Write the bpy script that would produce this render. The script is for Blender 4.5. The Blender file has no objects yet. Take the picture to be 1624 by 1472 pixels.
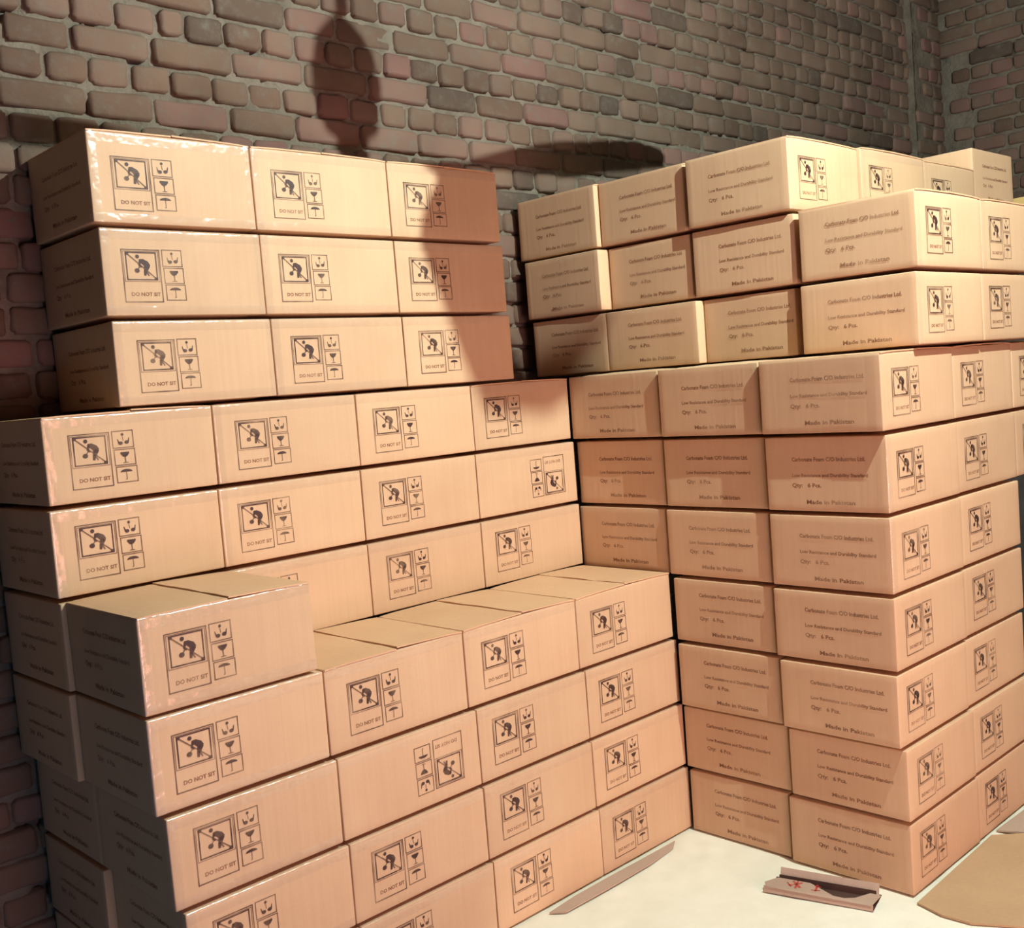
# Warehouse corner stacked with printed cardboard cartons against brick walls.
# All layout numbers are in carton-heights (about 0.22 m) measured from the camera's foot point;
# +x runs along the back brick wall, +y towards it, z up.
import bpy, bmesh, math, random
from mathutils import Vector, Matrix

S = 0.22
scn = bpy.context.scene
C = scn.collection

# ------------------------------------------------------------------ camera, world, lights, exposure
cam_d = bpy.data.cameras.new('camera')
cam = bpy.data.objects.new('camera', cam_d); C.objects.link(cam)
R_ = Vector((0.717851, -0.691814, -0.077992)); U_ = Vector((0.105646, -0.002483, 0.994401)); F_ = Vector((0.688134, 0.722071, -0.071305))
m = Matrix.Identity(4)
for i in range(3):
    m[i][0], m[i][1], m[i][2] = R_[i], U_[i], -F_[i]
m.translation = Vector((0, 0, 6.9022)) * S
cam.matrix_world = m
cam_d.sensor_width = 36.0
cam_d.lens = 1709.37 / 1624 * 36.0
cam_d.clip_start = 0.02
scn.camera = cam

w = bpy.data.worlds.new('world'); scn.world = w; w.use_nodes = True
bg = w.node_tree.nodes['Background']
bg.inputs[0].default_value = (0.85, 0.50, 0.42, 1)
bg.inputs[1].default_value = 0.010

LAMP = Vector((11.1, 1.6, 14.5)) * S
BULB_COLOR, BULB_STRENGTH = (0.91, 1.12, 1.05), 141000.0      # the bare bulb (built at the end) is the main light

# cool light: one fill lamp added to brighten the carton fronts, one small opening low on the far left
for nm, en, col, sz, p, q in (('cool_front_fill', 30, (0.85, 0.80, 1.0), 1.2, (5.2, -5.0, 2.2), (7.0, 9.9, 2.0)),
                              ('low_opening_daylight', 3.5, (0.10, 0.50, 1.0), 0.5, (-3.0, 5.5, 0.9), (4.3, 13.4, 1.2))):
    dd = bpy.data.lights.new(nm, 'AREA'); dd.shape = 'SQUARE'; dd.size = sz
    dd.energy = en; dd.color = col
    do = bpy.data.objects.new(nm, dd); do.location = Vector(p) * S
    do.rotation_euler = (Vector(q) * S - do.location).to_track_quat('-Z', 'Y').to_euler(); C.objects.link(do)

# warm fill lamp added out of view, lifting carton sides and shaded fronts
yd = bpy.data.lights.new('warm_fill', 'AREA'); yd.shape = 'RECTANGLE'; yd.size = 1.3; yd.size_y = 1.5
yd.energy = 47; yd.color = (1.0, 0.38, 0.26)
yo = bpy.data.objects.new('warm_fill', yd); yo.location = Vector((7.4, -4.5, 4.0)) * S
yo.rotation_euler = (Vector((10.5, 9.5, 4.5)) * S - yo.location).to_track_quat('-Z', 'Y').to_euler(); C.objects.link(yo)

vs = scn.view_settings
vs.view_transform = 'Standard'; vs.look = 'None'; vs.gamma = 1.0; vs.use_curve_mapping = False
vs.exposure = 0.0

# ------------------------------------------------------------------ helpers
def link(name, me, mat=None, parent=None):
    o = bpy.data.objects.new(name, me); C.objects.link(o)
    if mat and not me.materials: me.materials.append(mat)
    if parent: o.parent = parent
    return o

def tag(o, label=None, cat=None, group=None, kind=None):
    if label: o['label'] = label
    if cat: o['category'] = cat
    if group: o['group'] = group
    if kind: o['kind'] = kind
    return o

def thing(name, loc, label, cat, group=None, rz=0):
    o = bpy.data.objects.new(name, None); o.empty_display_size = 0.05
    o.location = loc; o.rotation_euler = (0, 0, rz); C.objects.link(o)
    return tag(o, label, cat, group)

def mesh(name, vs_, fs, smooth=False):
    me = bpy.data.meshes.new(name); me.from_pydata([tuple(v) for v in vs_], [], fs); me.update()
    if smooth:
        for p in me.polygons: p.use_smooth = True
    return me

def nodes(mat):
    nt = mat.node_tree; return nt, nt.nodes, nt.links

def new_mat(name):
    mt = bpy.data.materials.new(name); mt.use_nodes = True
    return mt, mt.node_tree.nodes['Principled BSDF']

def ramp(nt, cols):
    r = nt.nodes.new('ShaderNodeValToRGB')
    el = r.color_ramp.elements
    el[0].position, el[0].color = cols[0][0], (*cols[0][1], 1)
    el[1].position, el[1].color = cols[-1][0], (*cols[-1][1], 1)
    for p, c in cols[1:-1]:
        e = el.new(p); e.color = (*c, 1)
    return r

# ------------------------------------------------------------------ materials
def kraft_mat(name, c0, c1, rough=0.62, bump=0.12):
    mt, b = new_mat(name); nt, N, L = nodes(mt)
    tc = N.new('ShaderNodeTexCoord'); oi = N.new('ShaderNodeObjectInfo')
    add = N.new('ShaderNodeVectorMath'); add.operation = 'ADD'
    sc = N.new('ShaderNodeVectorMath'); sc.operation = 'SCALE'; sc.inputs['Scale'].default_value = 30
    comb = N.new('ShaderNodeCombineXYZ'); L.new(oi.outputs['Random'], comb.inputs[0]); L.new(oi.outputs['Random'], comb.inputs[1])
    L.new(comb.outputs[0], sc.inputs[0]); L.new(tc.outputs['Object'], add.inputs[0]); L.new(sc.outputs[0], add.inputs[1])
    n1 = N.new('ShaderNodeTexNoise'); n1.inputs['Scale'].default_value = 5; n1.inputs['Detail'].default_value = 4
    n2 = N.new('ShaderNodeTexNoise'); n2.inputs['Scale'].default_value = 260; n2.inputs['Detail'].default_value = 3
    for n in (n1, n2): L.new(add.outputs[0], n.inputs['Vector'])
    # vertical corrugation lines
    mp = N.new('ShaderNodeMapping'); mp.inputs['Scale'].default_value = (75, 75, 1.2); L.new(add.outputs[0], mp.inputs[0])
    n3 = N.new('ShaderNodeTexNoise'); n3.inputs['Scale'].default_value = 1; n3.inputs['Detail'].default_value = 2; L.new(mp.outputs[0], n3.inputs['Vector'])
    mx = N.new('ShaderNodeMath'); mx.operation = 'MULTIPLY_ADD'; mx.inputs[1].default_value = 0.55
    L.new(n1.outputs[0], mx.inputs[0])
    m3 = N.new('ShaderNodeMath'); m3.operation = 'MULTIPLY'; m3.inputs[1].default_value = 0.25; L.new(n3.outputs[0], m3.inputs[0])
    m2 = N.new('ShaderNodeMath'); m2.operation = 'MULTIPLY_ADD'; m2.inputs[1].default_value = 0.2; L.new(n2.outputs[0], m2.inputs[0]); L.new(m3.outputs[0], m2.inputs[2])
    L.new(m2.outputs[0], mx.inputs[2])
    r = ramp(nt, [(0.2, c0), (0.8, c1)]); L.new(mx.outputs[0], r.inputs[0])
    # each carton a slightly different shade
    hs = N.new('ShaderNodeHueSaturation'); L.new(r.outputs[0], hs.inputs['Color'])
    v = N.new('ShaderNodeMapRange'); v.inputs['To Min'].default_value = 0.93; v.inputs['To Max'].default_value = 1.05
    L.new(oi.outputs['Random'], v.inputs['Value']); L.new(v.outputs[0], hs.inputs['Value'])
    L.new(hs.outputs[0], b.inputs['Base Color'])
    b.inputs['Roughness'].default_value = rough
    b.inputs['Specular IOR Level'].default_value = 0.3
    bp = N.new('ShaderNodeBump'); bp.inputs['Strength'].default_value = bump; bp.inputs['Distance'].default_value = 0.004
    s_ = N.new('ShaderNodeMath'); s_.operation = 'ADD'; L.new(n3.outputs[0], s_.inputs[0]); L.new(n1.outputs[0], s_.inputs[1])
    L.new(s_.outputs[0], bp.inputs['Height']); L.new(bp.outputs[0], b.inputs['Normal'])
    return mt

M_KRAFT = kraft_mat('kraft_cardboard', (0.54, 0.325, 0.19), (0.66, 0.43, 0.262))
M_FLAP = kraft_mat('kraft_flap', (0.57, 0.32, 0.18), (0.70, 0.42, 0.245))
M_YELLOW = kraft_mat('yellowish_kraft', (0.46, 0.30, 0.10), (0.58, 0.40, 0.16))
M_SCRAP = kraft_mat('floor_cardboard', (0.36, 0.22, 0.12), (0.50, 0.32, 0.18), 0.8, 0.3)
M_SCRAP2 = kraft_mat('greyed_cardboard', (0.38, 0.26, 0.19), (0.48, 0.34, 0.26), 0.8, 0.3)

def ink_mat(name, col, alpha):
    mt, b = new_mat(name); nt, N, L = nodes(mt)
    b.inputs['Base Color'].default_value = (*col, 1); b.inputs['Roughness'].default_value = 0.6
    tc = N.new('ShaderNodeTexCoord'); oi = N.new('ShaderNodeObjectInfo')
    n = N.new('ShaderNodeTexNoise'); n.noise_dimensions = '4D'; n.inputs['Scale'].default_value = 14; n.inputs['Detail'].default_value = 3
    ml = N.new('ShaderNodeMath'); ml.operation = 'MULTIPLY'; ml.inputs[1].default_value = 40
    L.new(oi.outputs['Random'], ml.inputs[0]); L.new(ml.outputs[0], n.inputs['W']); L.new(tc.outputs['Object'], n.inputs['Vector'])
    mr = N.new('ShaderNodeMapRange'); mr.inputs['From Min'].default_value = 0.35; mr.inputs['From Max'].default_value = 0.6
    mr.inputs['To Min'].default_value = alpha * 0.55; mr.inputs['To Max'].default_value = alpha
    L.new(n.outputs[0], mr.inputs['Value']); L.new(mr.outputs[0], b.inputs['Alpha'])
    return mt
M_INK = ink_mat('dark_brown_ink', (0.05, 0.018, 0.016), 0.9)
M_INK_THIN = ink_mat('thin_brown_ink', (0.10, 0.04, 0.025), 0.72)
M_INK_SIDE = ink_mat('faded_brown_ink', (0.20, 0.065, 0.025), 0.72)
M_RED = ink_mat('red_marker', (0.55, 0.03, 0.02), 0.75)

def tape_mat():
    mt, b = new_mat('clear_packing_tape'); nt, N, L = nodes(mt)
    N.remove(b)
    tr = N.new('ShaderNodeBsdfTransparent'); df = N.new('ShaderNodeBsdfDiffuse'); df.inputs[0].default_value = (0.8, 0.74, 0.68, 1)
    gl = N.new('ShaderNodeBsdfGlossy'); gl.inputs['Roughness'].default_value = 0.2; gl.inputs[0].default_value = (1, .95, .95, 1)
    m1 = N.new('ShaderNodeMixShader'); m1.inputs[0].default_value = 0.035; L.new(tr.outputs[0], m1.inputs[1]); L.new(df.outputs[0], m1.inputs[2])
    m2 = N.new('ShaderNodeMixShader'); m2.inputs[0].default_value = 0.055; L.new(m1.outputs[0], m2.inputs[1]); L.new(gl.outputs[0], m2.inputs[2])
    L.new(m2.outputs[0], N['Material Output'].inputs['Surface'])
    tc = N.new('ShaderNodeTexCoord')
    n = N.new('ShaderNodeTexNoise'); n.inputs['Scale'].default_value = 26; n.inputs['Detail'].default_value = 2
    L.new(tc.outputs['Object'], n.inputs['Vector'])
    bp = N.new('ShaderNodeBump'); bp.inputs['Strength'].default_value = 0.6; bp.inputs['Distance'].default_value = 0.006
    L.new(n.outputs[0], bp.inputs['Height']); L.new(bp.outputs[0], gl.inputs['Normal'])
    return mt
M_TAPE = tape_mat()

def brick_mat():
    mt, b = new_mat('weathered_brick'); nt, N, L = nodes(mt)
    at = N.new('ShaderNodeAttribute'); at.attribute_name = 'brick'
    tc = N.new('ShaderNodeTexCoord')
    r = ramp(nt, [(0.0, (0.085, 0.060, 0.046)), (0.12, (0.135, 0.080, 0.056)), (0.45, (0.155, 0.098, 0.068)), (0.75, (0.178, 0.108, 0.080)), (1.0, (0.195, 0.098, 0.080))])
    L.new(at.outputs['Fac'], r.inputs[0])
    n = N.new('ShaderNodeTexNoise'); n.inputs['Scale'].default_value = 22; n.inputs['Detail'].default_value = 6; n.inputs['Roughness'].default_value = 0.65
    n2 = N.new('ShaderNodeTexNoise'); n2.inputs['Scale'].default_value = 2.2; n2.inputs['Detail'].default_value = 3
    for q in (n, n2): L.new(tc.outputs['Object'], q.inputs['Vector'])
    r2 = ramp(nt, [(0.3, (0.11, 0.085, 0.065)), (0.72, (0.17, 0.145, 0.115))]); L.new(n.outputs[0], r2.inputs[0])
    mr = N.new('ShaderNodeMapRange'); mr.inputs['From Min'].default_value = 0.48; mr.inputs['From Max'].default_value = 0.72; mr.inputs['To Max'].default_value = 0.6
    L.new(n.outputs[0], mr.inputs['Value'])
    mx = N.new('ShaderNodeMix'); mx.data_type = 'RGBA'
    L.new(mr.outputs[0], mx.inputs['Factor']); L.new(r.outputs[0], mx.inputs['A']); L.new(r2.outputs[0], mx.inputs['B'])
    mr2 = N.new('ShaderNodeMapRange'); mr2.inputs['From Min'].default_value = 0.35; mr2.inputs['From Max'].default_value = 0.65; mr2.inputs['To Min'].default_value = 0.8; mr2.inputs['To Max'].default_value = 1.15
    L.new(n2.outputs[0], mr2.inputs['Value'])
    hs = N.new('ShaderNodeHueSaturation'); L.new(mx.outputs['Result'], hs.inputs['Color']); L.new(mr2.outputs[0], hs.inputs['Value'])
    L.new(hs.outputs[0], b.inputs['Base Color']); b.inputs['Roughness'].default_value = 0.9; b.inputs['Specular IOR Level'].default_value = 0.2
    bp = N.new('ShaderNodeBump'); bp.inputs['Strength'].default_value = 0.5; bp.inputs['Distance'].default_value = 0.006
    L.new(n.outputs[0], bp.inputs['Height']); L.new(bp.outputs[0], b.inputs['Normal'])
    return mt

def mortar_mat():
    mt, b = new_mat('grey_lime_mortar'); nt, N, L = nodes(mt)
    tc = N.new('ShaderNodeTexCoord')
    n = N.new('ShaderNodeTexNoise'); n.inputs['Scale'].default_value = 9; n.inputs['Detail'].default_value = 6; n.inputs['Roughness'].default_value = 0.7
    L.new(tc.outputs['Object'], n.inputs['Vector'])
    r = ramp(nt, [(0.32, (0.12, 0.095, 0.072)), (0.62, (0.20, 0.162, 0.125))]); L.new(n.outputs[0], r.inputs[0])
    L.new(r.outputs[0], b.inputs['Base Color']); b.inputs['Roughness'].default_value = 0.95; b.inputs['Specular IOR Level'].default_value = 0.1
    bp = N.new('ShaderNodeBump'); bp.inputs['Strength'].default_value = 0.8; bp.inputs['Distance'].default_value = 0.01
    n2 = N.new('ShaderNodeTexNoise'); n2.inputs['Scale'].default_value = 60; n2.inputs['Detail'].default_value = 4
    L.new(tc.outputs['Object'], n2.inputs['Vector']); L.new(n2.outputs[0], bp.inputs['Height']); L.new(bp.outputs[0], b.inputs['Normal'])
    return mt
M_BRICK, M_MORTAR = brick_mat(), mortar_mat()

def plain_mat(name, c0, c1, scale=6, rough=0.8, bump=0.2, bscale=30):
    mt, b = new_mat(name); nt, N, L = nodes(mt)
    tc = N.new('ShaderNodeTexCoord')
    n = N.new('ShaderNodeTexNoise'); n.inputs['Scale'].default_value = scale; n.inputs['Detail'].default_value = 5
    n2 = N.new('ShaderNodeTexNoise'); n2.inputs['Scale'].default_value = bscale; n2.inputs['Detail'].default_value = 4
    for q in (n, n2): L.new(tc.outputs['Object'], q.inputs['Vector'])
    r = ramp(nt, [(0.35, c0), (0.65, c1)]); L.new(n.outputs[0], r.inputs[0]); L.new(r.outputs[0], b.inputs['Base Color'])
    b.inputs['Roughness'].default_value = rough
    bp = N.new('ShaderNodeBump'); bp.inputs['Strength'].default_value = bump; bp.inputs['Distance'].default_value = 0.006
    L.new(n2.outputs[0], bp.inputs['Height']); L.new(bp.outputs[0], b.inputs['Normal'])
    return mt
M_CONCRETE = plain_mat('dark_earth_floor', (0.07, 0.06, 0.055), (0.12, 0.105, 0.095))
M_CEIL = plain_mat('dark_roof_boards', (0.06, 0.045, 0.035), (0.10, 0.08, 0.06))  # kept dark so little bulb light bounces off the roof
M_SHEET = plain_mat('cream_woven_sheet', (0.75, 0.70, 0.57), (0.81, 0.76, 0.63), 9, 0.7, 0.35, 14)
M_METAL = plain_mat('dark_painted_metal', (0.05, 0.04, 0.035), (0.09, 0.07, 0.06), 8, 0.4, 0.02)
M_INNER_SHADE = plain_mat('dark_inner_shade', (0.035, 0.012, 0.008), (0.07, 0.03, 0.02))  # shade inside the torn carton, painted as dark brown

# ------------------------------------------------------------------ setting
def brick_wall(name, u0, u1, z0, z1, place, seed, du=0.0):
    """A real brick wall: uneven bricks standing proud of a rough mortar bed; place(u, z, depth) -> point."""
    rnd = random.Random(seed)
    vs_, fs, val = [], [], []
    pitch, course, joint = 1.12, 0.39, 0.075
    prof = [0.0, 0.10, 0.32, 0.68, 0.90, 1.0]
    profv = [0.0, 0.2, 0.5, 0.8, 1.0]
    k = int(math.floor((z0 - 11.065) / course))
    while True:
        za = 11.065 + k * course
        if za > z1: break
        stretcher = (k % 2 == 1) if rnd.random() > 0.12 else (k % 2 == 0)
        L = pitch if stretcher else 0.56
        u = u0 - rnd.random() * 0.1 - (0 if stretcher else 0.1) + ((6.208 - u0) % 1.12 if name == 'wall_back' else 0) - 1.12
        wav = rnd.uniform(-0.012, 0.012)
        while u < u1:
            l = L * rnd.uniform(0.94, 1.06)
            if rnd.random() < 0.05: l *= 0.75
            a, b = u + joint * rnd.uniform(0.15, 0.5), u + l - joint * rnd.uniform(0.15, 0.5)
            u += l
            if b < u0 or a > u1 or a < u0 - 0.02: continue
            b = min(b, u1)
            if b - a < 0.15: continue
            c = za + wav + joint * rnd.uniform(0.15, 0.5); d = za + wav + course - joint * rnd.uniform(0.15, 0.5)
            dep = rnd.uniform(0.03, 0.085)
            if rnd.random() < 0.04: dep = 0.008
            tilt, tiltz = rnd.uniform(-.015, .015), rnd.uniform(-.012, .012)
            base = len(vs_); cv = rnd.random()
            sag = rnd.uniform(-.012, .012)
            us = [a, a + .012, a + .055, a * .67 + b * .33, a * .33 + b * .67, b - .055, b - .012, b]
            zs = [c, c + .012, c + .05, (c + d) / 2, d - .05, d - .012, d]
            nu, nv = len(us), len(zs)
            for j, zq in enumerate(zs):
                for i, uq in enumerate(us):
                    eu = min(i, nu - 1 - i); ev = min(j, nv - 1 - j); e = min(eu, ev)
                    pu, pv = (uq - a) / (b - a), (zq - c) / (d - c)
                    h = dep + rnd.uniform(-.008, .008) + tilt * (pu - .5) * 2 + tiltz * (pv - .5) * 2
                    if e == 1: h -= 0.016
                    if eu <= 1 and ev <= 1: h -= 0.02
                    if e == 0: h = -0.06
                    jj = 0.012 if e else 0.004
                    uu = uq + rnd.uniform(-jj, jj); zz = zq + sag * (pu - .5) + rnd.uniform(-jj, jj)
                    if eu <= 1 and ev <= 1:
                        uu += 0.022 * (1 if pu < .5 else -1); zz += 0.018 * (1 if pv < .5 else -1)
                    vs_.append(place(uu, zz, h))
            for j in range(nv - 1):
                for i in range(nu - 1):
                    q = base + j * nu + i
                    fs.append((q, q + 1, q + nu + 1, q + nu)); val.append(cv)
        k += 1
    nb = len(fs)
    # mortar bed
    step = 0.085
    nu = int((u1 - u0) / step) + 1; nv = int((z1 - z0) / step) + 1
    base = len(vs_)
    import mathutils
    for j in range(nv + 1):
        for i in range(nu + 1):
            uu = u0 + (u1 - u0) * i / nu; zz = z0 + (z1 - z0) * j / nv
            h = -0.012 + 0.030 * mathutils.noise.noise(Vector((uu * 2.3, zz * 2.3, seed))) + 0.022 * mathutils.noise.noise(Vector((uu * 7, zz * 7, seed + 5)))
            if mathutils.noise.noise(Vector((uu * 1.7, zz * 3.1, seed + 9))) > 0.42: h -= 0.09
            vs_.append(place(uu, zz, h))
    for j in range(nv):
        for i in range(nu):
            q = base + j * (nu + 1) + i
            fs.append((q, q + 1, q + nu + 2, q + nu + 1)); val.append(0.5)
    me = mesh(name, vs_, fs, smooth=True)
    me.materials.append(M_BRICK); me.materials.append(M_MORTAR)
    at = me.attributes.new('brick', 'FLOAT', 'FACE')
    at.data.foreach_set('value', val)
    for i, p in enumerate(me.polygons):
        if i >= nb: p.material_index = 1
    o = link(name, me); tag(o, kind='structure')
    return o

WALL_Y, WALL_X, CEIL_Z = 13.45, 30.2, 17.4
brick_wall('wall_back', -3.0, WALL_X, 0.0, CEIL_Z, lambda u, z, h: Vector((u, WALL_Y - h, z)) * S, 3)
brick_wall('wall_right', -WALL_Y, -4.0, 8.0, CEIL_Z, lambda u, z, h: Vector((WALL_X - h, -u, z)) * S, 8)

def slab(name, x0, x1, y0, y1, z0, z1, mat):
    vs_ = [Vector((x, y, z)) * S for z in (z0, z1) for y in (y0, y1) for x in (x0, x1)]
    fs = [(0, 2, 3, 1), (4, 5, 7, 6), (0, 1, 5, 4), (2, 6, 7, 3), (0, 4, 6, 2), (1, 3, 7, 5)]
    o = link(name, mesh(name, vs_, fs), mat); tag(o, kind='structure'); return o
slab('floor', -14, 31, -13, 14, -0.5, 0.0, M_CONCRETE)
slab('ceiling', -14, 31, -13, 14, CEIL_Z, CEIL_Z + 0.5, M_CEIL)
slab('wall_right', WALL_X + 0.1, WALL_X + 1.1, -13, 14, 0.0, CEIL_Z, M_CONCRETE)
slab('wall_back', -14, WALL_X + 1.1, WALL_Y + 0.1, WALL_Y + 1.1, 0.0, CEIL_Z, M_CONCRETE)

# shallow brick pier packed into the corner, a dark crack left against the right wall
slab('trim_1', 28.40, 29.95, WALL_Y - .20, WALL_Y, 0.0, CEIL_Z, M_MORTAR)
brick_wall('trim_2', 28.40, 29.97, 0.0, CEIL_Z, lambda u, z, h: Vector((u, WALL_Y - .24 - h * .8, z)) * S, 21)

# ------------------------------------------------------------------ cream sheet on the floor
def sheet():
    import mathutils
    x0, x1, y0, y1 = 4.0, 18.5, -1.0, 11.4
    nx, ny = 130, 110; vs_, fs = [], []
    for j in range(ny + 1):
        for i in range(nx + 1):
            x = x0 + (x1 - x0) * i / nx; y = y0 + (y1 - y0) * j / ny
            h = 0.028 + 0.010 * mathutils.noise.noise(Vector((x * 1.1, y * 1.1, 1))) + 0.010 * abs(mathutils.noise.noise(Vector((x * 2.2 + y, y * 1.6 - x * .7, 4))))
            # rucks near the inner corner of the stacks
            dcor = math.hypot(x - 12.15, y - 9.35)
            if dcor < 0.8: h += 0.05 * (1 - dcor / 0.8) * (0.5 + 0.5 * math.sin(9 * x - 13 * y))
            vs_.append(Vector((x, y, min(h, 0.034) if (y > 9.9 or x > 12.35) else h)) * S)
    for j in range(ny):
        for i in range(nx):
            q = j * (nx + 1) + i
            if vs_[q].x < 8.4 * S and vs_[q].y < 9.7 * S: continue
            fs.append((q, q + 1, q + nx + 2, q + nx + 1))
    o = link('ground_sheet', mesh('ground_sheet', vs_, fs, True), M_SHEET)
    tag(o, 'cream white sheet spread over the floor under the carton stacks', 'sheet')
sheet()

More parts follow.
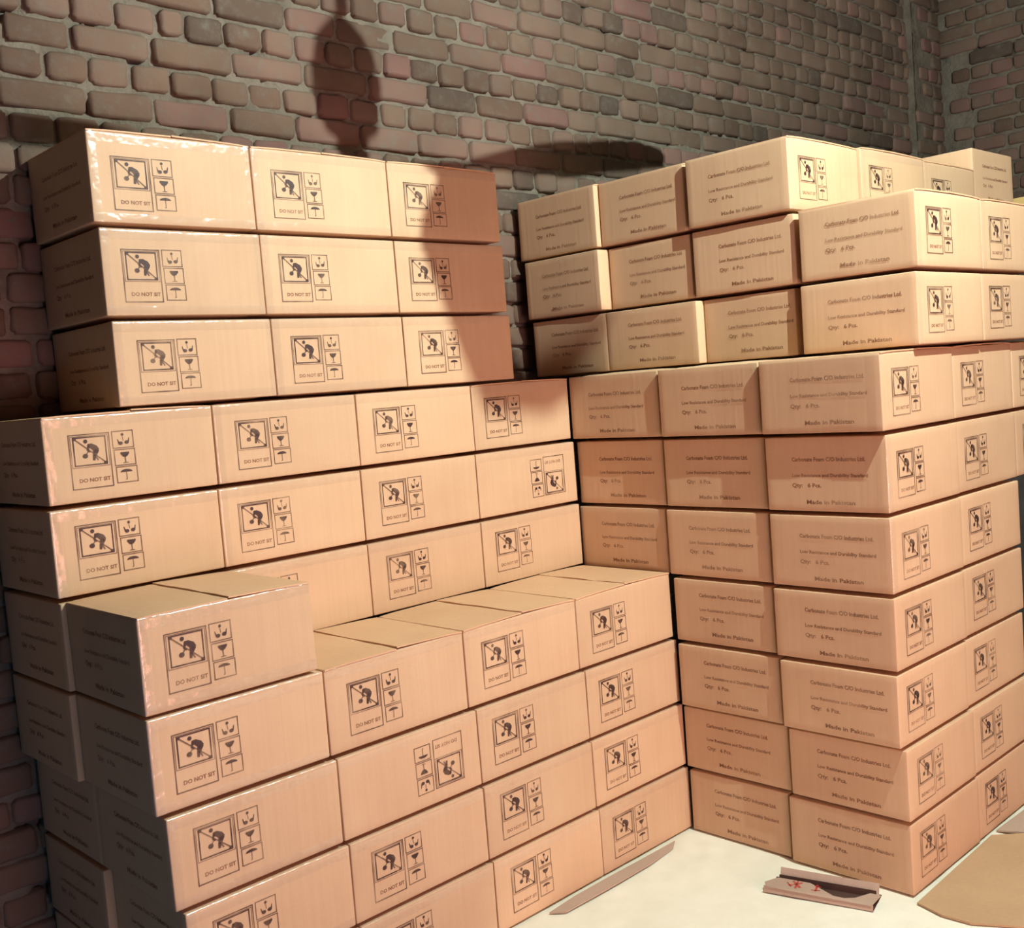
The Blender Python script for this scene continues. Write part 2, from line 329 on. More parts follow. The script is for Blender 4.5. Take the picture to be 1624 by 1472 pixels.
# ------------------------------------------------------------------ cartons
BOXES = {
    'AF5.0': (4.349, 6.304, 9.924, 11.634, 4.003, 4.997),
    'AF4.0': (4.347, 6.366, 9.924, 11.634, 2.99, 4.003),
    'AF4.1': (6.382, 8.394, 9.924, 11.634, 2.99, 4.003),
    'AF4.2': (8.41, 10.42, 9.924, 11.634, 2.99, 4.003),
    'AF4.3': (10.436, 12.484, 9.924, 11.634, 2.99, 4.003),
    'AF3.0': (4.443, 6.44, 9.924, 11.634, 1.997, 2.99),
    'AF3.1': (6.456, 8.515, 9.924, 11.634, 1.997, 2.99),
    'AF3.2': (8.531, 10.52, 9.924, 11.634, 1.997, 2.99),
    'AF3.3': (10.536, 12.552, 9.924, 11.634, 1.997, 2.99),
    'AF2.0': (4.538, 6.499, 9.924, 11.634, 1.018, 1.997),
    'AF2.1': (6.515, 8.53, 9.924, 11.634, 1.018, 1.997),
    'AF2.2': (8.546, 10.547, 9.924, 11.634, 1.018, 1.997),
    'AF2.3': (10.563, 12.587, 9.924, 11.634, 1.018, 1.997),
    'AF1.0': (4.538, 6.552, 9.924, 11.634, 0.035, 1.018),
    'AF1.1': (6.568, 8.589, 9.924, 11.634, 0.035, 1.018),
    'AF1.2': (8.605, 10.602, 9.924, 11.634, 0.035, 1.018),
    'AF1.3': (10.618, 12.627, 9.924, 11.634, 0.035, 1.018),
    'AM7.0': (4.298, 6.27, 11.638, 13.348, 5.99, 6.99),
    'AM7.1': (6.286, 8.34, 11.638, 13.348, 5.99, 6.99),
    'AM7.2': (8.356, 10.378, 11.638, 13.348, 5.99, 6.99),
    'AM7.3': (10.394, 12.42, 11.638, 13.348, 5.99, 6.99),
    'AM6.0': (4.28, 6.251, 11.638, 13.348, 4.997, 5.99),
    'AM6.1': (6.267, 8.32, 11.638, 13.348, 4.997, 5.99),
    'AM6.2': (8.336, 10.368, 11.638, 13.348, 4.997, 5.99),
    'AM6.3': (10.384, 12.47, 11.638, 13.348, 4.997, 5.99),
    'AM5.0': (4.293, 6.262, 11.638, 13.348, 4.003, 4.997),
    'AM5.1': (6.278, 8.334, 11.638, 13.348, 4.003, 4.997),
    'AM5.2': (8.35, 10.364, 11.638, 13.348, 4.003, 4.997),
    'AM5.3': (10.38, 12.49, 11.638, 13.348, 4.003, 4.997),
    'AM4.0': (4.283, 6.267, 11.638, 13.348, 2.99, 4.003),
    'AM3.0': (4.445, 6.429, 11.638, 13.348, 1.997, 2.99),
    'AM2.0': (4.438, 6.422, 11.638, 13.348, 1.018, 1.997),
    'AM1.0': (4.458, 6.442, 11.638, 13.348, 0.035, 1.018),
    'AB10.0': (5.112, 7.122, 11.665, 13.375, 9.026, 10.078),
    'AB10.1': (7.138, 9.205, 11.665, 13.375, 9.026, 10.078),
    'AB10.2': (9.221, 11.239, 11.665, 13.375, 9.026, 10.078),
    'AB9.0': (5.148, 7.148, 11.665, 13.375, 7.997, 9.026),
    'AB9.1': (7.164, 9.225, 11.665, 13.375, 7.997, 9.026),
    'AB9.2': (9.241, 11.266, 11.665, 13.375, 7.997, 9.026),
    'AB8.0': (5.188, 7.199, 11.665, 13.375, 6.99, 7.997),
    'AB8.1': (7.215, 9.255, 11.665, 13.375, 6.99, 7.997),
    'AB8.2': (9.271, 11.304, 11.665, 13.375, 6.99, 7.997),
    'BC7.0': (12.34, 14.354, 6.358, 8.076, 5.979, 7.002),
    'BC7.1': (14.39, 16.376, 6.377, 8.071, 5.979, 7.002),
    'BC7.2': (16.412, 18.396, 6.388, 8.081, 5.979, 7.002),
    'BB7.0': (12.4, 14.412, 8.131, 9.817, 5.979, 7.002),
    'BA7.0': (12.45, 14.462, 9.871, 11.63, 5.979, 7.002),
    'BC6.0': (12.434, 14.451, 6.38, 8.106, 4.951, 5.979),
    'BC6.1': (14.467, 16.481, 6.399, 8.1, 4.951, 5.979),
    'BC6.2': (16.497, 18.509, 6.41, 8.11, 4.951, 5.979),
    'BB6.0': (12.494, 14.514, 8.16, 9.873, 4.951, 5.979),
    'BA6.0': (12.544, 14.564, 9.928, 11.641, 4.951, 5.979),
    'BC5.0': (12.425, 14.451, 6.375, 8.101, 3.938, 4.951),
    'BC5.1': (14.467, 16.481, 6.394, 8.095, 3.938, 4.951),
    'BB5.0': (12.485, 14.505, 8.156, 9.9, 3.938, 4.951),
    'BA5.0': (12.535, 14.555, 9.955, 11.667, 3.938, 4.951),
    'BC4.0': (12.416, 14.444, 6.373, 8.102, 2.96, 3.938),
    'BC4.1': (14.46, 16.474, 6.393, 8.094, 2.96, 3.938),
    'BB4.0': (12.476, 14.496, 8.157, 9.841, 2.96, 3.938),
    'BC3.0': (12.393, 14.403, 6.38, 8.056, 1.981, 2.96),
    'BC3.1': (14.419, 16.433, 6.4, 8.1, 1.981, 2.96),
    'BB3.0': (12.453, 14.473, 8.11, 9.82, 1.981, 2.96),
    'BC2.0': (12.498, 14.473, 6.354, 8.051, 1.006, 1.981),
    'BC2.1': (14.489, 16.503, 6.373, 8.074, 1.006, 1.981),
    'BB2.0': (12.558, 14.578, 8.106, 9.878, 1.006, 1.981),
    'BC1.0': (12.51, 14.541, 6.366, 8.118, 0.035, 1.006),
    'BC1.1': (14.557, 16.571, 6.386, 8.086, 0.035, 1.006),
    'BB1.0': (12.57, 14.59, 8.173, 9.855, 0.035, 1.006),
    'UA10.0': (13.21, 15.23, 11.494, 13.238, 8.994, 10.03),
    'UB10.0': (13.3, 15.3, 9.8, 11.47, 8.994, 10.03),
    'UC10.0': (13.23, 15.16, 7.995, 9.7, 8.994, 10.03),
    'UA9.0': (13.11, 15.13, 11.409, 13.07, 7.983, 8.994),
    'UB9.0': (13.34, 15.3, 9.78, 11.38, 7.983, 8.994),
    'UC9.0': (13.29, 15.17, 7.99, 9.7, 7.983, 8.994),
    'UA8.0': (13.16, 15.18, 11.38, 13.02, 7.002, 7.983),
    'UB8.0': (13.16, 15.18, 9.614, 11.38, 7.002, 7.983),
    'UC8.0': (13.33, 15.2, 8.06, 9.6, 7.002, 7.983),
    'UD9.0': (13.22, 15.17, 6.23, 7.88, 7.983, 8.994),
    'UD8.0': (13.22, 15.17, 6.26, 7.91, 7.002, 7.983),
    'UC10.1': (15.18, 17.25, 7.95, 9.66, 9.01, 10.05),
    'UC10.2': (17.28, 19.22, 7.97, 9.66, 9, 10.04),
    'UD9.1': (15.2, 17.2, 6.24, 7.9, 7.983, 8.994),
    'UD8.1': (15.2, 17.2, 6.27, 7.92, 7.002, 7.983),
    'ZT.0': (19.25, 20.98, 8, 9.98, 9.43, 10.45),
    'ZS.0': (21.42, 23.4, 7.9, 9.6, 8.74, 9.74),
}

EDGE = 0.029        # how far the rim of a carton sits below its bulging lid

def body_mesh(wd, dp, ht, seed, crown_top=True, rim_b=1.0):
    """Carton body: rounded edges, lid and bottom bulging to their full height a little inside the rim. Units: metres."""
    import mathutils
    rnd = random.Random(seed)
    r = 0.0035
    def axis(n, h):
        ins = [-h, -h + r * .3, -h + r, -h + 0.022, -h + 0.05]
        mid = [(-h + 0.05) + (2 * h - 0.10) * i / n for i in range(1, n)]
        return ins + mid + [-v for v in reversed(ins)]
    hx, hy, hz = wd / 2, dp / 2, ht / 2
    ax, ay, az = axis(5, hx), axis(5, hy), axis(3, hz)
    vid, vs_, fs = {}, [], []
    nx, ny, nz = len(ax) - 1, len(ay) - 1, len(az) - 1
    ph = rnd.random() * 50
    sx = [rnd.uniform(-.0018, .0018) for _ in range(8)]
    def V(i, j, k):
        key = (i, j, k)
        if key in vid: return vid[key]
        p = Vector((ax[i], ay[j], az[k]))
        q = Vector((max(-hx + r, min(hx - r, p.x)), max(-hy + r, min(hy - r, p.y)), max(-hz + r, min(hz - r, p.z))))
        d = p - q
        if d.length > 1e-9: p = q + d.normalized() * r
        # crowned top and bottom
        ex, ey = (hx - abs(ax[i])), (hy - abs(ay[j]))
        e = min(1.0, max(0.0, min(ex, ey) - 0.012) / 0.07)
        rim = EDGE * S * (1 - e * e * (3 - 2 * e))
        if k == nz or az[k] > hz - r: p.z -= rim if crown_top else 0.0
        if k == 0 or az[k] < -hz + r: p.z += rim * rim_b
        if abs(az[k]) <= hz - r:
            p.z *= (hz - EDGE * S * (1 if p.z > 0 else rim_b)) / hz
        # slightly skewed corners
        t = (p.z / ht + .5)
        cidx = (0 if p.x < 0 else 1) + (0 if p.y < 0 else 2)
        p.x += sx[cidx] * (1 - t) * .6 + sx[cidx + 4] * t * .6
        vid[key] = len(vs_); vs_.append(p); return vid[key]
    for j in range(ny):
        for i in range(nx):
            fs.append((V(i, j, 0), V(i, j + 1, 0), V(i + 1, j + 1, 0), V(i + 1, j, 0)))
            fs.append((V(i, j, nz), V(i + 1, j, nz), V(i + 1, j + 1, nz), V(i, j + 1, nz)))
    for k in range(nz):
        for i in range(nx):
            fs.append((V(i, 0, k), V(i + 1, 0, k), V(i + 1, 0, k + 1), V(i, 0, k + 1)))
            fs.append((V(i, ny, k), V(i, ny, k + 1), V(i + 1, ny, k + 1), V(i + 1, ny, k)))
        for j in range(ny):
            fs.append((V(0, j, k), V(0, j, k + 1), V(0, j + 1, k + 1), V(0, j + 1, k)))
            fs.append((V(nx, j, k), V(nx, j + 1, k), V(nx, j + 1, k + 1), V(nx, j, k + 1)))
    return mesh('box_body', vs_, fs, True)

# --- printed handling symbols (front) -- coordinates in carton heights, u from the left edge, v from the bottom
class Flat:
    def __init__(s): s.v, s.f = [], []
    def poly(s, pts):
        b = len(s.v); s.v += pts; s.f.append(tuple(range(b, b + len(pts))))
    def line(s, a, b, w, w2=None):
        w2 = w if w2 is None else w2
        dx, dy = b[0] - a[0], b[1] - a[1]; l = math.hypot(dx, dy); nx, ny = -dy / l / 2, dx / l / 2
        s.poly([(a[0] - nx * w, a[1] - ny * w), (b[0] - nx * w2, b[1] - ny * w2), (b[0] + nx * w2, b[1] + ny * w2), (a[0] + nx * w, a[1] + ny * w)])
    def rect(s, x0, y0, x1, y1, w):
        s.line((x0 - w / 2, y0), (x1 + w / 2, y0), w); s.line((x0 - w / 2, y1), (x1 + w / 2, y1), w)
        s.line((x0, y0), (x0, y1), w); s.line((x1, y0), (x1, y1), w)
    def disc(s, x, y, r, ry=None, n=18, a0=0, a1=2 * math.pi):
        ry = ry or r
        s.poly([(x + r * math.cos(a0 + (a1 - a0) * i / n), y + ry * math.sin(a0 + (a1 - a0) * i / n)) for i in range(n + (0 if a1 - a0 > 6.2 else 1))])

def text_geo(string, x, y, width, height):
    cu = bpy.data.curves.new('txt', 'FONT'); cu.body = string; cu.size = 1.0; cu.offset = 0.028; cu.resolution_u = 2
    o = bpy.data.objects.new('txt', cu); C.objects.link(o)
    bpy.context.view_layer.update()
    me = bpy.data.meshes.new_from_object(o.evaluated_get(bpy.context.evaluated_depsgraph_get()))
    bpy.data.objects.remove(o); bpy.data.curves.remove(cu)
    xs = [v.co.x for v in me.vertices]; ys = [v.co.y for v in me.vertices]
    x0, w_ = min(xs), max(xs) - min(xs)
    pts = [(x + (v.co.x - x0) / w_ * width, y + v.co.y * height / 0.70) for v in me.vertices]
    fs = [tuple(p.vertices) for p in me.polygons]
    bpy.data.meshes.remove(me)
    return pts, fs

def to_mesh(name, layers, fmap):
    vs_, fs, mi, mats = [], [], [], []
    for mat, (pts, faces) in layers:
        b = len(vs_); vs_ += [fmap(*p) for p in pts]; fs += [tuple(i + b for i in f) for f in faces]
        mats.append(mat); mi += [len(mats) - 1] * len(faces)
    me = mesh(name, vs_, fs)
    for mt in mats: me.materials.append(mt)
    for p, i in zip(me.polygons, mi): p.material_index = i
    return me

def symbols_layers():
    T, K = Flat(), Flat()
    T.rect(0.255, 0.185, 0.700, 0.770, 0.013)
    T.rect(0.272, 0.415, 0.683, 0.752, 0.007)
    T.rect(0.735, 0.590, 0.972, 0.775, 0.011); T.rect(0.742, 0.397, 0.978, 0.570, 0.011); T.rect(0.748, 0.205, 0.985, 0.378, 0.011)
    T.line((0.305, 0.735), (0.655, 0.438), 0.014)
    K.rect(0.302, 0.436, 0.655, 0.738, 0.014)
    K.poly([(0.295, 0.71), (0.335, 0.71), (0.335, 0.745), (0.295, 0.745)])
    K.poly([(0.62, 0.430), (0.662, 0.430), (0.662, 0.465), (0.62, 0.465)])
    # bent figure with a load
    K.disc(0.436, 0.694, 0.022)
    K.poly([(0.455, 0.665), (0.500, 0.668), (0.556, 0.640), (0.580, 0.600), (0.560, 0.560), (0.505, 0.560), (0.508, 0.592), (0.486, 0.612), (0.455, 0.632)])
    K.line((0.470, 0.655), (0.450, 0.595), 0.030, 0.022); K.line((0.450, 0.600), (0.478, 0.575), 0.022, 0.018)
    K.line((0.556, 0.595), (0.520, 0.530), 0.050, 0.040); K.line((0.520, 0.540), (0.512, 0.482), 0.036, 0.026)
    T.line((0.535, 0.520), (0.560, 0.478), 0.022, 0.014)
    K.disc(0.420, 0.536, 0.030, 0.026)
    T.line((0.46, 0.585), (0.43, 0.55), 0.014)
    # hands
    K.disc(0.852, 0.735, 0.016)
    K.disc(0.825, 0.640, 0.026, 0.020); K.disc(0.895, 0.646, 0.026, 0.020)
    K.line((0.806, 0.645), (0.792, 0.690), 0.016, 0.008); K.line((0.914, 0.652), (0.925, 0.697), 0.016, 0.008)
    T.line((0.852, 0.715), (0.858, 0.665), 0.008)
    # glass
    K.poly([(0.812, 0.540), (0.812, 0.520), (0.838, 0.490), (0.862, 0.480), (0.886, 0.492), (0.912, 0.522), (0.912, 0.540)])
    T.line((0.862, 0.485), (0.864, 0.425), 0.012); T.line((0.835, 0.421), (0.893, 0.421), 0.009)
    # umbrella
    K.poly([(0.800 + 0.06 + 0.068 * math.cos(a), 0.318 + 0.032 * math.sin(a)) for a in [math.pi * i / 12 for i in range(13)]])
    T.line((0.860, 0.320), (0.862, 0.235), 0.009); T.line((0.862, 0.235), (0.846, 0.238), 0.008)
    tx = text_geo('DO NOT SIT', 0.330, 0.253, 0.345, 0.040)
    return [(M_INK_THIN, (T.v, T.f)), (M_INK, (K.v, K.f)), (M_INK_SIDE, tx)]

SYM = symbols_layers()
OFF = 0.0011
SYM_MESH = to_mesh('handling_symbols', SYM, lambda u, v: (u * S, -OFF, v * S))

def lettering():
    lay = []
    for s_, u, v, wd, ht in (('Carbonate Foam C/O Industries Ltd.', 0.430, 0.692, 1.045, 0.052),
                             ('Low Resistance and Durability Standard', 0.425, 0.487, 1.075, 0.044),
                             ('Qty:   6 Pcs.', 0.420, 0.352, 0.425, 0.052),
                             ('Made in Pakistan', 0.620, 0.132, 0.690, 0.052)):
        lay.append((M_INK_SIDE, text_geo(s_, u, v, wd, ht)))
    return lay
# reads from the far (+y) end towards the viewer on the -x face
LET_MESH = to_mesh('printed_lettering', lettering(), lambda u, v: (-OFF, -u * S, v * S))

def tape_mesh(wd, ht, seed, bands):
    """wrinkled clear tape over the edges of the front face; local origin = front-left-bottom corner, face in the xz plane at y=0"""
    rnd = random.Random(seed); vs_, fs = [], []
    eb, et = EDGE * S + 0.001, ht - EDGE * S - 0.001
    def strip(path0, path1, n, prof):
        # prof: list of (across, out) offsets
        b = len(vs_); k = len(prof)
        for i in range(n + 1):
            t = i / n
            base = path0.lerp(path1, t)
            for j, (ac, out) in enumerate(prof):
                wob = rnd.uniform(-.0008, .0008) if 0 < j < k - 1 else rnd.uniform(-.002, .002)
                vs_.append(base + ac * (1 + wob * 10) + Vector((0, -1, 0)) * (out + rnd.uniform(0, .0012)))
        for i in range(n):
            for j in range(k - 1):
                q = b + i * k + j; fs.append((q, q + 1, q + k + 1, q + k))
    Z, X = Vector((0, 0, 1)), Vector((1, 0, 0))
    if 't' in bands: strip(Vector((.003, 0, et)), Vector((wd - .003, 0, et)), 46, [(Z * -.026, .0013), (Z * -.018, .0015), (Z * -.011, .0018), (Z * -.0065, .0023), (Z * -.0030, .0017), (Z * -.0002, .0004), (Z * .0014, -.0018), (Z * .0022, -.0050), (Z * .003, -.012)])
    if 'b' in bands: strip(Vector((.003, 0, eb)), Vector((wd - .003, 0, eb)), 46, [(Z * .022, .0014), (Z * .014, .0016), (Z * .006, .0016), (Z * .001, .0010), (Z * -.001, -.002)])
    if 'l' in bands: strip(Vector((0, 0, eb)), Vector((0, 0, et)), 24, [(X * .022, .0014), (X * .014, .0015), (X * .006, .0015), (X * .001, .0012), (X * -.0012, -.001)])
    if 'r' in bands: strip(Vector((wd, 0, eb)), Vector((wd, 0, et)), 24, [(X * -.018, .0014), (X * -.011, .0015), (X * -.005, .0015), (X * -.0008, .0010)])
    if 'm' in bands: strip(Vector((wd * .52, 0, eb)), Vector((wd * .52, 0, et)), 24, [(X * -.024, .0014), (X * -.012, .0014), (X * 0, .0015), (X * .012, .0014), (X * .024, .0014)])
    return mesh('packing_tape', vs_, fs, True)

def flap_mesh(wd, dp, z, lift, side, seed):
    """one outer top flap, hinged on the text side (side=-1) or the far side (side=1), meeting its twin at mid-width"""
    rnd = random.Random(seed); th = 0.0038; n, mrow = 8, 6; vs_, fs = [], []
    x_h = side * (wd / 2 - .0015); x_s = side * .0012
    bend = [rnd.uniform(-.0015, .0015) for _ in range(mrow + 1)]
    for top in (0, 1):
        for j in range(mrow + 1):
            y = -dp / 2 + dp * j / mrow - (0.0015 if j == 0 else 0)
            for i in range(n + 1):
                t = i / n; x = x_h + (x_s - x_h) * t
                zz = z + lift * (t ** 1.5) + bend[j] * t + (th if top else 0) - (0.003 * (1 - t) ** 6)
                vs_.append(Vector((x, y, zz)))
    A_ = (n + 1) * (mrow + 1)
    def q(i, j, t): return t * A_ + j * (n + 1) + i
    for j in range(mrow):
        for i in range(n):
            fs.append((q(i, j, 1), q(i + 1, j, 1), q(i + 1, j + 1, 1), q(i, j + 1, 1)))
            fs.append((q(i, j, 0), q(i, j + 1, 0), q(i + 1, j + 1, 0), q(i + 1, j, 0)))
    for i in range(n):
        fs.append((q(i, 0, 0), q(i + 1, 0, 0), q(i + 1, 0, 1), q(i, 0, 1)))
        fs.append((q(i, mrow, 0), q(i, mrow, 1), q(i + 1, mrow, 1), q(i + 1, mrow, 0)))
    for j in range(mrow):
        fs.append((q(0, j, 0), q(0, j, 1), q(0, j + 1, 1), q(0, j + 1, 0)))
        fs.append((q(n, j, 0), q(n, j + 1, 0), q(n, j + 1, 1), q(n, j, 1)))
    me = mesh('top_flap', vs_, fs)
    bm = bmesh.new(); bm.from_mesh(me); bmesh.ops.recalc_face_normals(bm, faces=bm.faces); bm.to_mesh(me); bm.free()
    return me

ORD = ['leftmost', 'second', 'third', 'fourth']
def describe(key):
    """label and group of each carton"""
    row, n = key[:2], int(key[-1]); lvl = key[2:-2]
    L = int(lvl) if lvl else 0
    if row == 'AF':
        g = 'cartons in the front tier of the left stack'
        if L == 5: return 'brown carton alone on top of the left stack\'s low front tier, flaps showing', g
        rowname = {4: 'top full', 3: 'second', 2: 'third', 1: 'floor'}[L]
        col = {0: 'far left', 1: 'second from left', 2: 'third from left', 3: 'right end'}[n]
        if key == 'AF3.1': return 'brown carton turned upside down, in second row of left stack\'s front tier', g
        return f'brown carton at {col} of the {rowname} row, left stack\'s front tier', g
    if row == 'AM':
        g = 'cartons in the middle tier of the left stack'
        if key == 'AM6.3': return 'brown carton with upside-down symbols in left stack\'s middle tier, right end', g
        if L <= 4:
            o_ = {4: 'fourth from', 3: 'third from', 2: 'second from', 1: 'resting on'}[L]
            return f'brown carton in shade at left stack\'s dark side, behind front tier, {o_} floor', g
        if key == 'AM5.0': return 'brown carton in shade directly behind the lone top front carton, left side', g
        col = {0: 'far left', 1: 'second from left', 2: 'third from left', 3: 'right end'}[n]
        rw = {7: 'top', 6: 'second', 5: 'lowest visible'}[L]
        return f'brown carton at {col} of the {rw} row, left stack\'s middle tier', g
    if row == 'AB':
        g = 'cartons in the tall back tier of the left stack'
        rw = {10: 'top', 9: 'middle', 8: 'bottom'}[L]; col = {0: 'taped left', 1: 'centre', 2: 'shadowed right'}[n]
        return f'brown carton, {col} one in the {rw} row of left stack\'s back tier', g
    fl = {1: 'floor row', 2: 'second row up', 3: 'third row up', 4: 'fourth row up', 5: 'fifth row up', 6: 'sixth row up', 7: 'seventh row up'}
    if row in ('BC', 'BB', 'BA'):
        g = 'cartons in the lower block of the right stack'
        if row == 'BC' and n == 0: return f'brown carton at outer corner of right stack, {fl[L]}', g
        if row == 'BC' and n == 1: return f'brown carton right of the outer corner carton, right stack, {fl[L]}', g
        if row == 'BC': return f'brown carton cut by the photo\'s right edge, right stack, {fl[L]}', g
        if row == 'BB': return f'brown carton left of the outer corner carton, right stack, {fl[L]}', g
        return f'brown carton touching the left stack in the right stack\'s inner column, {fl[L]}', g
    g = 'cartons in the upper block of the right stack'
    rw = {8: 'bottom', 9: 'middle', 10: 'top'}.get(L)
    if row == 'UD':
        rr = 'upper' if L == 9 else 'lower'
        return (f'{rr} of two bright corner cartons jutting forward in right stack\'s upper block' if n == 0 else
                f'{rr} carton at right frame edge beside the jutting corner pair, right stack'), g
    if row == 'UC' and n == 0:
        return ('highest corner carton of the right stack, lettering left and symbols right' if L == 10 else
                f'brown carton left of the jutting corner pair, {rw} row of right upper block'), g
    if row == 'UC': return ('taped carton second from corner along the right stack\'s top row' if n == 1 else 'partly hidden carton third from corner along the right stack\'s top row'), g
    if row == 'UB': return f'brown carton second from the brick gap, {rw} row of right upper block', g
    if row == 'UA': return f'brown carton beside the narrow brick gap, {rw} row of right upper block', g
    if row == 'ZT': return 'carton turned with lettered side forward, standing high beyond the right stack\'s top row', g
    return 'yellowish carton barely showing at right frame edge behind the top cartons', g

FLAPS = {'AF5.0': (.000, .007), 'AF4.1': (.001, .006), 'AF4.2': (.001, .006), 'AF4.3': (.001, .005), 'AM7.0': (0, .003), 'AM7.3': (0, .002),
         'AB10.0': (.002, .004), 'AB10.1': (.001, .003), 'AB10.2': (0, .002), 'UC10.0': (0, .003), 'UC10.1': (.001, .003),
         'UA10.0': (0, .002), 'UB10.0': (0, .002), 'UC10.2': (0, .002), 'UD9.0': (0, .002), 'UD9.1': (0, .002), 'BC7.0': (0, .0015), 'BC7.1': (0, .0015)}
UPSIDE = {'AF3.1', 'AM6.3'}
TAPE = {}
for k_ in BOXES:
    if k_.startswith('AB'): TAPE[k_] = 'tblr' if k_[-1] == '0' else ('tbl' if k_[-1] == '1' else 't')
    if k_.startswith('AM') and k_[2] in '765': TAPE[k_] = 'tl' if k_[-1] in '01' else 't'
    if k_.startswith('AF'): TAPE[k_] = 'tbl' if k_[-1] == '0' else 't'
for k_ in ('UC10.0', 'UC10.1', 'UC10.2', 'UD9.0', 'UD9.1', 'UD8.0', 'BC6.0', 'BC5.0'): TAPE[k_] = 'l'
TAPE['UC10.1'] = 'tl'; TAPE['AM6.2'] = ''; TAPE['AM5.2'] = 't'; TAPE['AF4.3'] = ''
SHOW_SIDE = lambda k: (k[-1] == '0')      # text side exposed

seed = 100
for key, (x0, x1, y0, y1, z0, z1) in BOXES.items():
    seed += 1; rnd = random.Random(seed)
    label, grp = describe(key)
    turned = key.startswith('ZT')
    wd, dp, ht = (x1 - x0) * S, (y1 - y0) * S, (z1 - z0) * S
    if turned: wd, dp = dp, wd
    t = thing('cardboard_carton', Vector(((x0 + x1) / 2, (y0 + y1) / 2, z0)) * S, label, 'carton', grp, math.pi / 2 if turned else 0)
    fl = FLAPS.get(key)
    hb = ht - ((0.0070 if key[:3] in ('AM7', 'BC7') else 0.0048) if fl else 0.0)
    mat = M_YELLOW if key.startswith('ZS') else M_KRAFT
    b = link('box_body', body_mesh(wd, dp, hb, seed, crown_top=not fl, rim_b=.25 if key[:3] in ('AM5', 'AF5') else 1.0), mat, t); b.location = (0, 0, hb / 2)
    if fl:
        for sd, lift in ((-1, fl[0]), (1, fl[1])):
            f_ = link('top_flap', flap_mesh(wd, dp, hb - 0.0004, lift * 0.55 + .0005, sd, seed + sd), M_FLAP, t)
    jx, jz = rnd.uniform(-.006, .006), rnd.uniform(-.004, .004)
    # front symbols
    if not key.startswith(('AM4', 'AM3', 'AM2', 'AM1', 'AM5.0', 'BB', 'BA', 'UA', 'UB', 'UC9', 'UC8')):
        s_ = link('handling_symbols', SYM_MESH, None, t)
        if key in UPSIDE:
            s_.rotation_euler = (0, math.pi, 0); s_.location = (wd / 2 - .004, -dp / 2, ht - .004)
        else:
            s_.location = (-wd / 2 + jx, -dp / 2, jz)
        tp = TAPE.get(key, '')
        if tp:
            q = link('packing_tape', tape_mesh(wd, ht if not fl else hb + EDGE * S, seed, tp), M_TAPE, t); q.location = (-wd / 2, -dp / 2, 0)
            q['label'] = 'clear glossy tape along the carton edges'
    # side lettering
    if SHOW_SIDE(key):
        s_ = link('printed_lettering', LET_MESH, None, t)
        off = dp / 2 + rnd.uniform(-.008, .008)
        s_.location = (-wd / 2, off, jz + rnd.uniform(-.003, .003))

# ------------------------------------------------------------------ cardboard lying on the floor
def slab_poly(pts, z, th, warp=0.0, seed=1):
    """thin sheet from an outline in floor coordinates, slightly wavy"""
    bm = bmesh.new(); rnd = random.Random(seed)
    vs_ = [bm.verts.new(Vector((p[0], p[1], z + (p[2] if len(p) > 2 else 0))) * S) for p in pts]
    f = bm.faces.new(vs_)
    ret = bmesh.ops.extrude_face_region(bm, geom=[f])
    for v in ret['geom']:
        if isinstance(v, bmesh.types.BMVert): v.co.z += th * S
    bmesh.ops.triangulate(bm, faces=[q for q in bm.faces if len(q.verts) > 4])
    bmesh.ops.recalc_face_normals(bm, faces=bm.faces)
    me = bpy.data.meshes.new('cardboard'); bm.to_mesh(me); bm.free(); return me

o = link('cardboard_strip', slab_poly([(9.38, 9.80, 0), (9.52, 9.64, 0), (10.35, 9.60, .02), (11.25, 9.62, .01), (11.86, 9.70, 0), (12.06, 9.82, .0), (11.3, 9.80, .02), (10.6, 9.80, .03), (9.9, 9.83, .01)], 0.045, 0.02), M_SCRAP2)
tag(o, 'torn narrow cardboard strip on the cream sheet along the left stack\'s base', 'cardboard')

o = link('cardboard_sheet', slab_poly([(12.37, 6.262, 0), (14.80, 6.33, 0), (15.0, 5.80, .10), (14.2, 4.4, .03), (12.75, 4.7, 0), (12.28, 5.55, 0), (12.26, 5.9, 0)], 0.045, 0.025), M_SCRAP)
tag(o, 'large flat brown cardboard sheet on the floor at bottom right corner', 'cardboard')
o = link('cardboard_sheet', slab_poly([(15.0, 6.34, 0), (16.6, 6.28, 0), (17.6, 5.0, 0), (15.3, 4.9, .04), (15.06, 5.85, .06)], 0.045, 0.025), M_SCRAP2)
tag(o, 'smaller greyish cardboard piece behind the large floor sheet, right frame edge', 'cardboard')

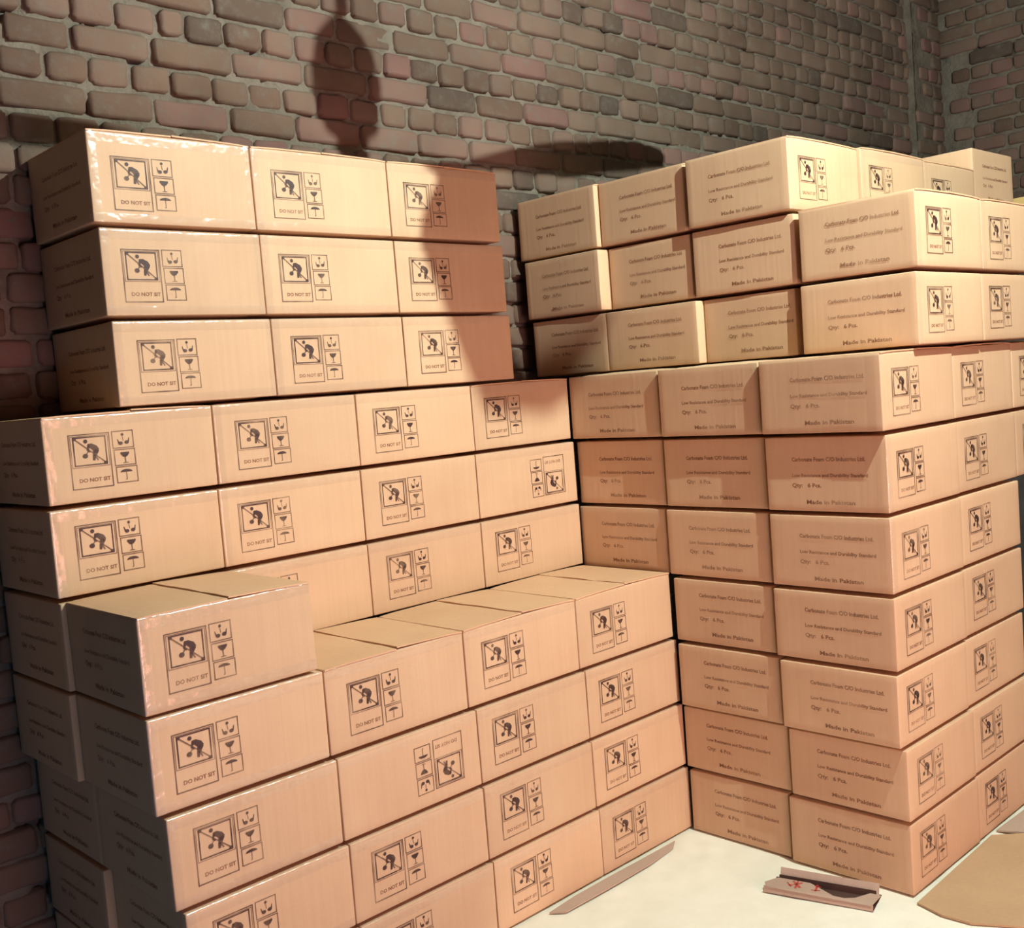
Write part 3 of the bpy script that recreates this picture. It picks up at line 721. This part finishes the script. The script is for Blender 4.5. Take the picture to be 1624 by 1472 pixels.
def torn_sleeve():
    """flattened little carton with a torn dark opening and red marks"""
    t = thing('torn_carton', Vector((11.97, 7.30, 0.045)) * S, 'small torn flattened carton with red marks and dark opening on sheet', 'carton')
    ax = (Vector((12.16, 6.82, 0)) - Vector((11.80, 8.20, 0))).normalized()     # length direction (towards the viewer)
    nx = Vector((-ax.y, ax.x, 0))                                                # towards the right stack
    def P(l, n_, z): return (Vector((11.75, 8.12, 0)) + ax * l + nx * n_ + Vector((0, 0, z + 0.045)) - Vector((12.2, 7.45, 0.045))) * S
    LEN = 1.42
    # bottom tray
    def plate(pts, th=.012):
        vs_ = [P(*p) for p in pts] + [P(p[0], p[1], p[2] + th) for p in pts]; n = len(pts)
        fs = [tuple(reversed(range(n))), tuple(range(n, 2 * n))] + [(i, (i + 1) % n, n + (i + 1) % n, n + i) for i in range(n)]
        me = mesh('panel', vs_, fs); bm = bmesh.new(); bm.from_mesh(me); bmesh.ops.recalc_face_normals(bm, faces=bm.faces); bm.to_mesh(me); bm.free(); return me
    link('bottom_panel', plate([(0.05, 0.02, 0), (LEN, 0.0, 0), (LEN, 0.46, 0), (0.05, 0.46, 0)]), M_INNER_SHADE, t)  # dark colour stands in for shade inside the opening
    # top panel with a triangular tear
    link('top_panel', plate([(0.0, 0.12, .07), (0.05, 0.0, .07), (LEN - .02, 0.0, .06), (LEN + .03, 0.30, .07), (LEN - .1, 0.31, .07), (LEN - .24, 0.10, .08), (LEN - .36, 0.04, .08), (LEN - .50, 0.05, .08), (LEN - .86, 0.29, .075), (0.12, 0.30, .07)]), M_SCRAP2, t)
    link('side_panel', plate([(0.12, 0.38, .01), (LEN - .02, 0.40, .01), (LEN - .02, 0.47, .14), (0.12, 0.45, .15)]), M_SCRAP2, t)
    link('inner_shade_panel', plate([(0.12, 0.345, .0), (LEN - .04, 0.355, .0), (LEN - .04, 0.37, .085), (0.12, 0.365, .085)]), M_INNER_SHADE, t)  # added dark panel that imitates the shaded interior
    link('front_edge', plate([(0.02, 0.0, .0), (LEN, 0.0, .0), (LEN, 0.015, .065), (0.02, 0.015, .075)]), M_SCRAP2, t)
    K = Flat()
    for a, b, w_ in (((.34, .26), (.48, .10), .035), ((.32, .12), (.47, .25), .03), ((.40, .28), (.42, .07), .028), ((.28, .20), (.36, .10), .022),
                     ((.66, .26), (.68, .08), .03), ((.62, .10), (.73, .12), .022), ((.63, .23), (.72, .21), .02)):
        K.line(a, b, w_)
    me = mesh('red_marks', [P(p[0], p[1], .092) for p in K.v], K.f)
    r_ = link('red_marks', me, M_RED, t); r_['label'] = 'red hand-drawn marks'
torn_sleeve()

# ------------------------------------------------------------------ ceiling fan and bare bulb whose light fills the room
def lathe(prof, n=32):
    vs_, fs = [], []
    for (r, z) in prof:
        for i in range(n):
            a = 2 * math.pi * i / n; vs_.append(Vector((r * math.cos(a), r * math.sin(a), z)))
    for j in range(len(prof) - 1):
        for i in range(n):
            fs.append((j * n + i, j * n + (i + 1) % n, (j + 1) * n + (i + 1) % n, (j + 1) * n + i))
    fs.append(tuple(range(n))[::-1]); fs.append(tuple((len(prof) - 1) * n + i for i in range(n)))
    return mesh('lathe', vs_, fs, True)

FAN = Vector((10.70, 5.8, 13.08)) * S
def fan():
    t = thing('ceiling_fan', FAN, 'dark three-blade ceiling fan hanging above the left stack', 'fan')
    top = CEIL_Z * S - FAN.z
    link('down_rod', lathe([(.009, .10), (.009, top)], 16), M_METAL, t)
    link('motor_housing', lathe([(.008, -.022), (.018, -.018), (.021, .0), (.022, .024), (.038, .034), (.047, .06), (.048, .10), (.043, .125), (.033, .145), (.020, .158), (.010, .165)]), M_METAL, t)
    for ang, ln, cw in ((math.radians(175), .72, .075), (math.radians(21.2), .81, .050), (math.radians(285), .525, .068)):
        vs_, fs = [], []
        n = 14
        for i in range(n + 1):
            s_ = i / n; r = .05 + (ln - .05) * s_
            hw = .036 if s_ < .22 and ang > 4 else .020 if s_ < .22 and cw > .06 else .010 if s_ < .22 else .010 + (cw - .010) * min(1, (s_ - .22) * 4)
            if ang > 4: hw *= 1.38 - .5 * s_
            if s_ > .93: hw *= math.sqrt(max(0.05, 1 - ((s_ - .93) / .07) ** 2))
            for sd in (-1, 1):
                for zt in (0, .004):
                    vs_.append(Vector((r, sd * hw, zt + sd * hw * .18)))
        for i in range(n):
            a = i * 4; b = a + 4
            fs += [(a, a + 2, b + 2, b), (a + 1, b + 1, b + 3, a + 3), (a, b, b + 1, a + 1), (a + 2, a + 3, b + 3, b + 2)]
        fs += [(0, 1, 3, 2), (n * 4, n * 4 + 2, n * 4 + 3, n * 4 + 1)]
        bl = link('blade', mesh('blade', vs_, fs), M_METAL, t); bl.rotation_euler = (0, 0, ang); bl.location = (0, 0, -.018)
fan()

def bulb():
    t = thing('hanging_bulb', LAMP, 'bare glowing bulb hanging from the ceiling on a thin cord', 'lamp')
    mt, b = new_mat('glowing_filament'); b.inputs['Emission Color'].default_value = (*BULB_COLOR, 1); b.inputs['Emission Strength'].default_value = BULB_STRENGTH
    link('cord', lathe([(.0025, .11), (.0025, CEIL_Z * S - LAMP.z)], 8), M_METAL, t)
    link('bulb_holder', lathe([(.016, .06), (.018, .08), (.016, .105), (.006, .115)], 20), M_METAL, t)
    gm = bpy.data.materials.new('clear_bulb_glass'); gm.use_nodes = True; nt = gm.node_tree
    tr = nt.nodes.new('ShaderNodeBsdfTransparent'); gl = nt.nodes.new('ShaderNodeBsdfGlossy'); gl.inputs['Roughness'].default_value = 0.02
    fr = nt.nodes.new('ShaderNodeFresnel'); mx = nt.nodes.new('ShaderNodeMixShader')
    nt.links.new(fr.outputs[0], mx.inputs[0]); nt.links.new(tr.outputs[0], mx.inputs[1]); nt.links.new(gl.outputs[0], mx.inputs[2])
    nt.links.new(mx.outputs[0], nt.nodes['Material Output'].inputs['Surface'])
    link('bulb_glass', lathe([(.004, -.034), (.018, -.030), (.028, -.015), (.030, .002), (.026, .022), (.017, .042), (.014, .062)], 24), gm, t)
    link('filament', lathe([(.001, -.009), (.006, -.007), (.009, .0), (.006, .007), (.001, .009)], 12), mt, t)
bulb()
